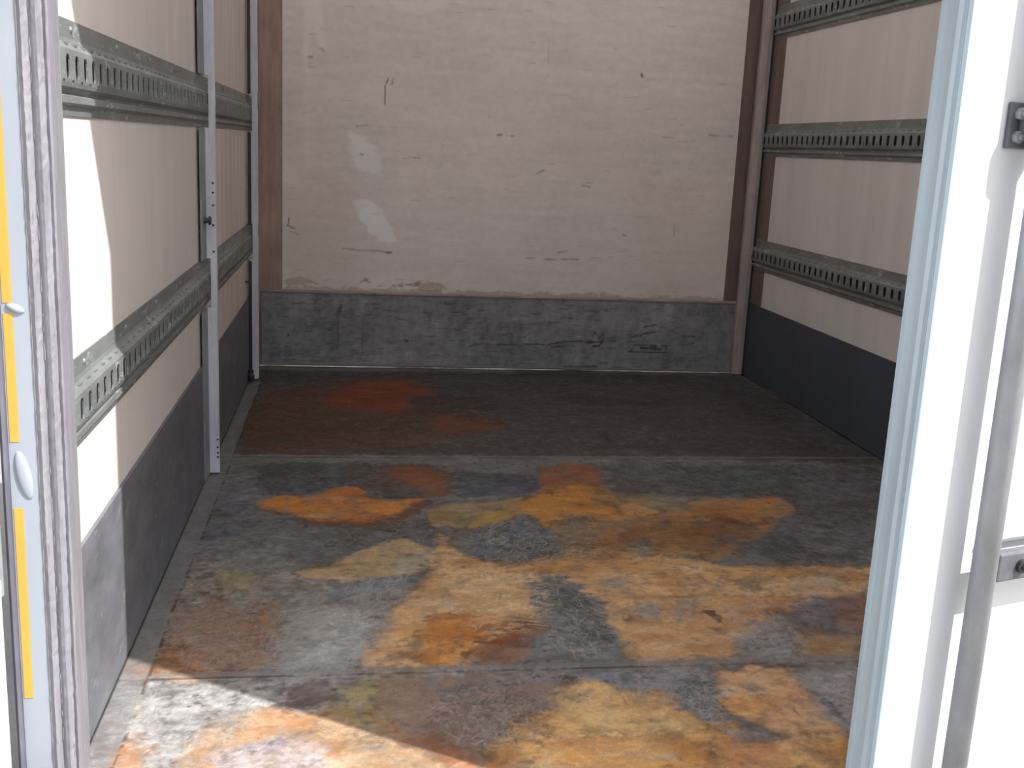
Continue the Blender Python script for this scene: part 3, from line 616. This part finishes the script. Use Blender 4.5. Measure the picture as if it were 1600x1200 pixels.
KICKLINES = [([(0.909, 0.111), (1.073, 0.109), (1.24, 0.115), (1.295, 0.127), (1.435, 0.13)], (0.035, 0.035, 0.04), 0.8, 0.003), ([(1.24, 0.103), (1.296, 0.107)], (0.035, 0.035, 0.04), 0.8, 0.004), ([(1.402, 0.123), (1.463, 0.13), (1.451, 0.11), (1.422, 0.11)], (0.035, 0.035, 0.04), 0.85, 0.004), ([(1.58, 0.09), (1.752, 0.088), (1.75, 0.116), (1.693, 0.115), (1.606, 0.119), (1.594, 0.091)], (0.035, 0.035, 0.04), 0.85, 0.003), ([(1.636, 0.106), (1.722, 0.102)], (0.035, 0.035, 0.04), 0.85, 0.006), ([(1.59, 0.153), (1.632, 0.159), (1.64, 0.168), (1.694, 0.177)], (0.035, 0.035, 0.04), 0.8, 0.0035), ([(1.643, 0.199), (1.697, 0.208)], (0.05, 0.05, 0.06), 0.8, 0.004), ([(1.819, 0.16), (1.876, 0.161)], (0.06, 0.06, 0.07), 0.7, 0.004), ([(1.42, 0.149), (1.427, 0.172), (1.448, 0.147), (1.467, 0.164)], (0.035, 0.035, 0.04), 0.7, 0.003), ([(1.301, 0.018), (1.442, 0.02)], (0.035, 0.035, 0.04), 0.8, 0.004), ([(1.528, 0.016), (1.571, 0.016)], (0.035, 0.035, 0.04), 0.7, 0.004), ([(0.338, 0.075), (0.344, 0.25)], (0.07, 0.07, 0.07), 0.6, 0.003), ([(0.344, 0.232), (0.352, 0.259)], (0.035, 0.035, 0.04), 0.7, 0.006), ([(0.137, 0.13), (0.139, 0.131)], (0.035, 0.035, 0.04), 0.8, 0.005), ([(0.303, 0.158), (0.309, 0.156)], (0.035, 0.035, 0.04), 0.7, 0.006), ([(0.619, 0.119), (0.627, 0.116)], (0.035, 0.035, 0.04), 0.8, 0.006), ([(0.781, 0.28), (0.786, 0.277)], (0.035, 0.035, 0.04), 0.8, 0.005), ([(0.878, 0.261), (0.881, 0.258)], (0.035, 0.035, 0.04), 0.8, 0.004), ([(0.441, 0.077), (0.442, 0.199)], (0.08, 0.08, 0.09), 0.5, 0.003), ([(1.097, 0.198), (1.262, 0.207)], (0.1, 0.1, 0.1), 0.6, 0.003), ([(0.989, 0.143), (1.044, 0.152)], (0.1, 0.1, 0.1), 0.6, 0.003), ([(0.111, 0.036), (0.294, 0.034)], (0.34, 0.33, 0.32), 0.6, 0.003), ([(0.533, 0.038), (0.64, 0.034)], (0.33, 0.32, 0.31), 0.5, 0.003), ([(0.555, 0.229), (0.689, 0.226)], (0.32, 0.32, 0.33), 0.4, 0.005)]

build_back()
bm = bmesh.new(); box(bm, 0.0, .1138, .003, .05, 0, HT); struct(link('trim_5', bm, MAT['brown']))
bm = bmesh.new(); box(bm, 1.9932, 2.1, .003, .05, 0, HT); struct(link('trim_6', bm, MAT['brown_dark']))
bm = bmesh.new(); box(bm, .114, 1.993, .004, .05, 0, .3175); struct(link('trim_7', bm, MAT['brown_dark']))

def build_back_kick():
    st = 0.005
    x0, x1, z0, z1 = 0.03, 2.055, 0.008, 0.308
    nx = int((x1 - x0) / st) + 1; nz = int((z1 - z0) / st) + 1
    xs = np.linspace(x0, x1, nx); zs = np.linspace(z0, z1, nz)
    X, Z = np.meshgrid(xs, zs)
    w = fbm(X, Z, 4, 1); w2 = fbm(X * .6, Z * 2, 18, 2); w3 = fbm(X, Z, 60, 0, 3)
    C = np.ones(X.shape + (3,)) * np.array((.24, .245, .26))
    C *= (1 + .34 * w + .26 * w2 + .26 * w3 + .3 * fbm(X * 2, Z * .5, 14, 3))[..., None]
    r = np.random.default_rng(11)
    for _ in range(900):
        i = r.integers(2, nx - 30); j = r.integers(2, nz - 2); n = r.integers(1, 9)
        C[j, i:i + n] *= r.uniform(.55, 1.3)
    for (pts, col, op, wd) in KICKLINES:
        for (ax, ay), (bx, by) in zip(pts[:-1], pts[1:]):
            s = np.abs(sdf(X, Z, [(ax, ay), (bx, by)])) + .002 * w3
            a = op * (1 - smooth(wd * .5, wd * 1.3, s))
            C = C * (1 - a[..., None]) + np.array(col) * a[..., None]
    edge = Z < z0 + .009
    C[edge] = np.array((.26, .26, .25))
    C = np.clip(C, .01, .9)
    painted_grid('baseboard_back', nx, nz, X, Z, C, lambda a, b: (a, -.012, b), MAT['backkick'], (0, .010, 0))
build_back_kick()
# aluminium capping along the top of the back plate
bm = bmesh.new(); extr(bm, [(0, .309), (-.016, .309), (-.016, .313), (-.003, .319), (0, .319)], 'x', .03, 2.055)
struct(link('trim_1', bm, worn('capping_strip', (.27, .245, .22), .3, 14, .5, stretch=(.6, 3, 3), spots=.62, spot_col=(.10, .06, .05))))

for side, x0, x1 in (('left', 0, .006), ('right', 2.094, 2.1)):
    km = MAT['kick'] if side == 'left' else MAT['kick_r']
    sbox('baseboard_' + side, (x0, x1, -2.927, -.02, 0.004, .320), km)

# streaked sheet between the two left posts
sbox('trim_8', (0, .0025, -1.46, -.30, .321, HT), MAT['wall_streak'])
# brown strip in the right rear corner
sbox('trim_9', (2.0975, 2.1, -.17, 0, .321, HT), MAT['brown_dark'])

# ------------------------------------------------------------------ slotted cargo rails
def make_rail(name, side, z0, ya, yb, label, group):
    """side +1: on the left wall facing +x, -1: on the right wall. z0 bottom, height 0.128"""
    xw = 0.0 if side > 0 else 2.1
    root = thing(name, label, 'cargo rail', (xw, (ya + yb) / 2, z0), group)
    yc = (ya + yb) / 2
    T = Matrix.Diagonal((side, 1, 1, 1)) @ Matrix.Translation((0, -yc, 0))
    t = .0022
    # outer line of the hat section, (protrusion, height)
    up = [(.003, .130), (.004, .104), (.006, .098), (.014, .091), (.0175, .087)]
    lo = [(.018, .044), (.016, .038), (.007, .032), (.0065, .029), (.012, .0265), (.012, .0175), (.006, .0145), (.0045, .012), (.003, .0)]
    def strip(bm, pts):
        prof = pts + [(max(p[0] - t, .0004), p[1]) for p in pts[::-1]]
        extr(bm, prof, 'y', ya, yb, T)
    bm = bmesh.new()
    strip(bm, [up[0], up[1], up[2]])
    link('upper_flange', bm, MAT['rail'], root)
    bm = bmesh.new()
    strip(bm, [up[2], up[3], up[4], (.0182, .080)])
    strip(bm, [(.0185, .048)] + lo[:2])
    # webs between slots, each with tapered top so slots read as rounded
    pitch = .0485
    n = int((yb - ya) / pitch)
    y = ya
    for i in range(n + 1):
        w = .029
        a = ya + i * pitch; b = min(a + w, yb)
        if b - a < .004: continue
        pr = [(a - .004, .080), (a, .074), (a, .054), (a - .004, .048), (b + .004, .048), (b, .054), (b, .074), (b + .004, .080)]
        pr = [(min(max(p, ya), yb), q) for p, q in pr]
        A = [bm.verts.new(T @ Vector((.0185, p, q))) for p, q in pr]
        B = [bm.verts.new(T @ Vector((.0185 - t, p, q))) for p, q in pr]
        for k in range(8):
            j = (k + 1) % 8
            bm.faces.new((A[k], A[j], B[j], B[k]))
        bm.faces.new(A); bm.faces.new(B[::-1])
        # pressed rib below every web
        mid = (a + b) / 2
        box(bm, .0178, .0205, mid - .005, mid + .005, .047, .060, T)
        # pressed dimples on the shoulder above
        box(bm, .006, .0125, mid - .010, mid + .006, .0935, .0965, T)
    link('slotted_web', bm, MAT['rail'], root)
    bm = bmesh.new()
    strip(bm, [lo[1], lo[2], lo[3], lo[4], lo[5], lo[6]])
    strip(bm, lo[6:])
    link('lower_flange', bm, MAT['rail'], root)
    bm = bmesh.new()
    box(bm, .0006, .0026, ya, yb, .033, .096, T)  # dark backing plate, its colour stands in for shade inside the slots
    link('slot_shade_plate', bm, MAT['steel_dark'], root)
    yy = ya + .12
    while yy < yb:
        bm = bmesh.new()
        cyl(bm, T @ Vector((.003, yy, .117)), T @ Vector((.0062, yy, .117)), .0055, 10, .0035)
        link('rivet', bm, MAT['rail'], root)
        yy += .30
    return root

make_rail('cargo_rail', 1, .471, -2.927, -.03, 'lower galvanised slotted cargo rail on the left wall, just above the dark kick plate', 'slotted rails on the left wall')
make_rail('cargo_rail', 1, .942, -2.927, -.03, 'upper galvanised slotted cargo rail on the left wall, near the top of the picture', 'slotted rails on the left wall')
make_rail('cargo_rail', -1, .467, -2.927, -.055, 'lowest slotted cargo rail on the right wall, just above the dark kick plate', 'slotted rails on the right wall')
make_rail('cargo_rail', -1, .940, -2.927, -.055, 'middle slotted cargo rail on the right wall, running level across the bay', 'slotted rails on the right wall')
make_rail('cargo_rail', -1, 1.407, -2.927, -.055, 'highest slotted cargo rail on the right wall, cropped by the top of the picture', 'slotted rails on the right wall')

# ------------------------------------------------------------------ posts
def post(yc, w, prot, fl, label, flange_out):
    root = thing('wall_post', label, 'post', (0, yc, 0), 'grey steel posts on the left wall')
    bm = bmesh.new()
    h = w / 2
    def sec(x0, a, b):
        extr(bm, [(x0, -h), (x0, h), (prot - .003, h), (prot, h - .003), (prot, -h + .003), (prot - .003, -h)], 'z', a, b)
    for k, (x0, a, b) in enumerate(((.0062, .004, .470), (.0215, .470, .602), (.0062, .602, .941), (.0215, .941, 1.073), (.0062, 1.073, HT - .002))):
        sec(x0, a, b)
    link('post_face', bm, MAT['post'], root)
    bm = bmesh.new()
    # flange pieces between the rails
    for a, b in ((.004, .468), (.602, .940), (1.073, HT - .002)):
        box(bm, .0062, .012, -h - fl, -h - .0005, a, b)
    link('mounting_flange', bm, MAT['post_edge'], root)
    return root
p2 = post(-1.485, .022, .037, .075, 'grey steel post on the left wall nearer the opening, chipped paint halfway up', .0)
bm = bmesh.new()
cyl(bm, (.012, -.055, .585 + .12), (.024, -.055, .585 + .12), .009, 14, .006)
cyl(bm, (.024, -.055, .705), (.030, -.055, .705), .012, 14, .010)
link('bolt', bm, MAT['steel_dark'], p2)
bm = bmesh.new()
for z, yy in ((.80, .0), (.775, .004), (.742, -.003), (.62, .0), (.69, .002)):
    bm = bmesh.new()
    cyl(bm, (.030, -.0105 + yy * .3, z), (.030, -.0135, z), .003, 10, .003)
    link('rivet', bm, MAT['steel_dark'], p2)
for z in (.05, .062, .078, .1):
    bm = bmesh.new()
    cyl(bm, (.0335, -.0105, z), (.0335, -.0135, z), .0028, 8)
    link('rivet', bm, MAT['steel_dark'], p2)
p1 = post(-.262, .03, .041, .004, 'grey steel post at the far end of the left wall, beside the brown corner strip', .0)
bm = bmesh.new()
box(bm, .0415, .044, -.012, .012, .556, .60)
link('post_tab', bm, MAT['post_edge'], p1)
bm = bmesh.new(); box(bm, .0415, .047, -.008, .012, 1.02, 1.085)
link('post_tab', bm, MAT['post_edge'], p1)

# thin conduit with foot fitting beside the far post
cd = thing('conduit_pipe', 'thin dark vertical pipe with a ringed foot beside the far left post', 'pipe', (.018, -.345, 0))
bm = bmesh.new(); cyl(bm, (0, 0, .05), (0, 0, .468), .006, 12)
cyl(bm, (0, 0, .603), (0, 0, .938), .006, 12); cyl(bm, (0, 0, 1.074), (0, 0, HT - .01), .006, 12)
link('pipe', bm, MAT['steel_dark'], cd)
bm = bmesh.new()
cyl(bm, (0, 0, .008), (0, 0, .03), .010, 14, .014); cyl(bm, (0, 0, .03), (0, 0, .038), .014, 14, .009); cyl(bm, (0, 0, .042), (0, 0, .052), .011, 14)
link('ringed_foot', bm, MAT['steel_dark'], cd)
bm = bmesh.new(); cyl(bm, (-.0165, -.035, .395), (-.002, -.035, .395), .003, 8); cyl(bm, (-.003, -.035, .395), (.0, -.035, .395), .009, 12)
link('clip', bm, MAT['steel_dark'], cd)

# right corner post
cp = thing('corner_post', 'narrow scuffed corner post where the back and right walls meet', 'post', (2.066, -.03, 0))
bm = bmesh.new()
extr(bm, [(-.022, -.012), (.004, -.022), (.020, -.022), (.020, .012), (-.022, .012)], 'z', .004, HT - .002)
link('post_face', bm, MAT['corner_post'], cp)
bm = bmesh.new(); box(bm, .0205, .031, -.014, .012, .004, HT - .002)  # near-black strip between the post and the right wall
link('dark_strip', bm, MAT['black'], cp)

# ------------------------------------------------------------------ left jamb
bm = bmesh.new(); extr(bm, [(-.056, -2.98), (-.020, -2.98), (-.018, -2.975), (-.018, -2.93), (-.056, -2.93)], 'z', -.2, HT)
jamb = struct(link('trim_2', bm, MAT['jamb']))
bm = bmesh.new()
extr(bm, [(-.0178, -2.955), (-.0178, -2.982), (-.012, -2.986), (-.0075, -2.982), (-.004, -2.979), (.001, -2.984), (.006, -2.986), (.0095, -2.981), (.0125, -2.979), (.0165, -2.982), (.0185, -2.978), (.0185, -2.927), (.0005, -2.927), (.0005, -2.955)], 'z', -.02, HT - .001)
geo = [e for e in bm.edges if abs(e.verts[0].co.z - e.verts[1].co.z) > 1]
bmesh.ops.subdivide_edges(bm, edges=geo, cuts=260, use_grid_fill=False)
lr = random.Random(4)
for v in bm.verts:
    if v.co.y < -2.978 and 0 < v.co.z < 1.4:
        v.co.y += lr.uniform(-.0005, .0005)
        v.co.x += lr.uniform(-.0004, .0004)
link('chipped_lip', bm, MAT['lip'], jamb)
for a, b in ((.136, .418), (.512, .686), (.700, 1.45)):
    bm = bmesh.new(); box(bm, -.0535, -.0415, -2.9808, -2.9801, a, b)
    link('reflective_tape', bm, MAT['yellow'], jamb, bevel=0)
for zc in (.465, .693):
    bm = bmesh.new()
    hh = .034 if zc < .5 else .007
    bmesh.ops.create_uvsphere(bm, u_segments=20, v_segments=14, radius=1.0)
    for v in bm.verts:
        v.co = Vector((-.038 + v.co.x * .010 - v.co.z * .006, -2.980 + v.co.y * .005, zc + v.co.z * hh))
    link('hinge_pad', bm, MAT['jamb'], jamb, smooth=True)
bm = bmesh.new(); extr(bm, [(-.0565, -2.95), (-.0565, -2.988), (-.060, -2.991), (-.064, -2.988), (-.064, -2.95)], 'z', -.2, HT)
link('door_seal', bm, MAT['rubber'], jamb)
# right jamb (behind the door leaf)
bm = bmesh.new(); box(bm, 2.1005, 2.16, -2.968, -2.93, -.2, HT)
struct(link('trim_3', bm, MAT['jamb']))
bm = bmesh.new(); box(bm, -.064, 2.16, -3.075, -3.062, -.2, -.004)
struct(link('trim_4', bm, MAT['galv']))

# ------------------------------------------------------------------ door leaves
Ux = Vector((0.95905091, 0.28323373, 0)); Nx = Vector((0.28323373, -0.95905091, 0))
DM = Matrix((Ux, Nx, Vector((0, 0, 1)))).transposed().to_4x4()
DM.translation = Vector((1.07, -3.286, 0))
def leaf_box(bm, u0, u1, n0, n1, z0, z1):
    return box(bm, u0, u1, n0, n1, z0, z1)
bm = bmesh.new(); box(bm, .001, 1.105, -.043, 0.0, .018, 2.10)
leaf = struct(link('door_1', bm, MAT['white']))
leaf.matrix_world = DM
# galvanised channel closing the free edge of the leaf
bm = bmesh.new()
extr(bm, [(.0009, .0002), (-.0015, 0), (-.0035, -.0045), (-.0015, -.0075), (-.0015, -.0095), (-.004, -.0115), (-.0055, -.017), (-.005, -.0235), (-.0025, -.026), (-.0025, -.036), (-.0045, -.0385), (-.0045, -.044), (.0009, -.044)], 'z', .018, 2.10)
link('edge_channel', bm, MAT['edge'], leaf)
bm = bmesh.new()
cyl(bm, (.110, .030, -.06), (.110, .030, 2.05), .0155, 24)
rod = link('lock_rod', bm, MAT['rod'], leaf, smooth=True)
def clamp(zc, u0=.072, u1=.168):
    bm = bmesh.new()
    box(bm, u0, u1, .0003, .006, zc - .026, zc + .026)
    # strap arching over the rod
    prof = []
    for i in range(13):
        t = math.pi * i / 12
        prof.append((.110 + .024 * math.cos(t), .030 + .020 * math.sin(t)))
    prof = [(.134, .006)] + prof + [(.086, .006)]
    extr(bm, prof, 'z', zc - .016, zc + .016)
    o = link('rod_clamp', bm, MAT['bracket'], leaf, bevel=.0015)
    bm = bmesh.new()
    for u in (u0 + .013, u1 - .013):
        for dz in (-.013, .013):
            cyl(bm, (u, .006, zc + dz), (u, .0125, zc + dz), .0072, 6)
            cyl(bm, (u, .0125, zc + dz), (u, .016, zc + dz), .0035, 10)
    link('clamp_bolts', bm, MAT['galv'], o)
for z in (.979, 1.75, .04):
    clamp(z)
# lever handle: flat bar hinged at the rod
bm = bmesh.new()
box(bm, .121, .52, .026, .042, .424, .462)
hd = link('lever_handle', bm, MAT['bracket'], leaf, bevel=.003)
bm = bmesh.new()
cyl(bm, (.160, .042, .443), (.160, .047, .443), .009, 16); cyl(bm, (.160, .047, .443), (.160, .0505, .443), .005, 6)
link('handle_bolt', bm, MAT['steel_dark'], hd)
bm = bmesh.new()
box(bm, .128, .54, .0003, .010, .463, .4665)
link('handle_catch_plate', bm, MAT['galv'], leaf)
bm = bmesh.new()
box(bm, .36, .42, .0003, .025, .415, .462)
link('handle_keeper', bm, MAT['bracket'], leaf, bevel=.002)

# left leaf, swung open towards the camera side
ang = math.radians(103)
bm = bmesh.new(); box(bm, 0, 1.10, -.02, .02, -.12, 2.10)
leaf2 = struct(link('door_2', bm, MAT['white']))
leaf2.location = (-.088, -3.00, 0)
leaf2.rotation_euler = (0, 0, -ang)
for z in (.35, 1.1, 1.8):
    bm = bmesh.new(); cyl(bm, (-.004, .012, z - .05), (-.004, .012, z + .05), .009, 14)
    box(bm, 0, .12, .0202, .024, z - .02, z + .02)
    link('hinge', bm, MAT['galv'], leaf2)

# ------------------------------------------------------------------ yard outside
bm = bmesh.new(); box(bm, -30, 30, -30, 30, -1.15, -1.05)
struct(link('ground', bm, MAT['ground']))
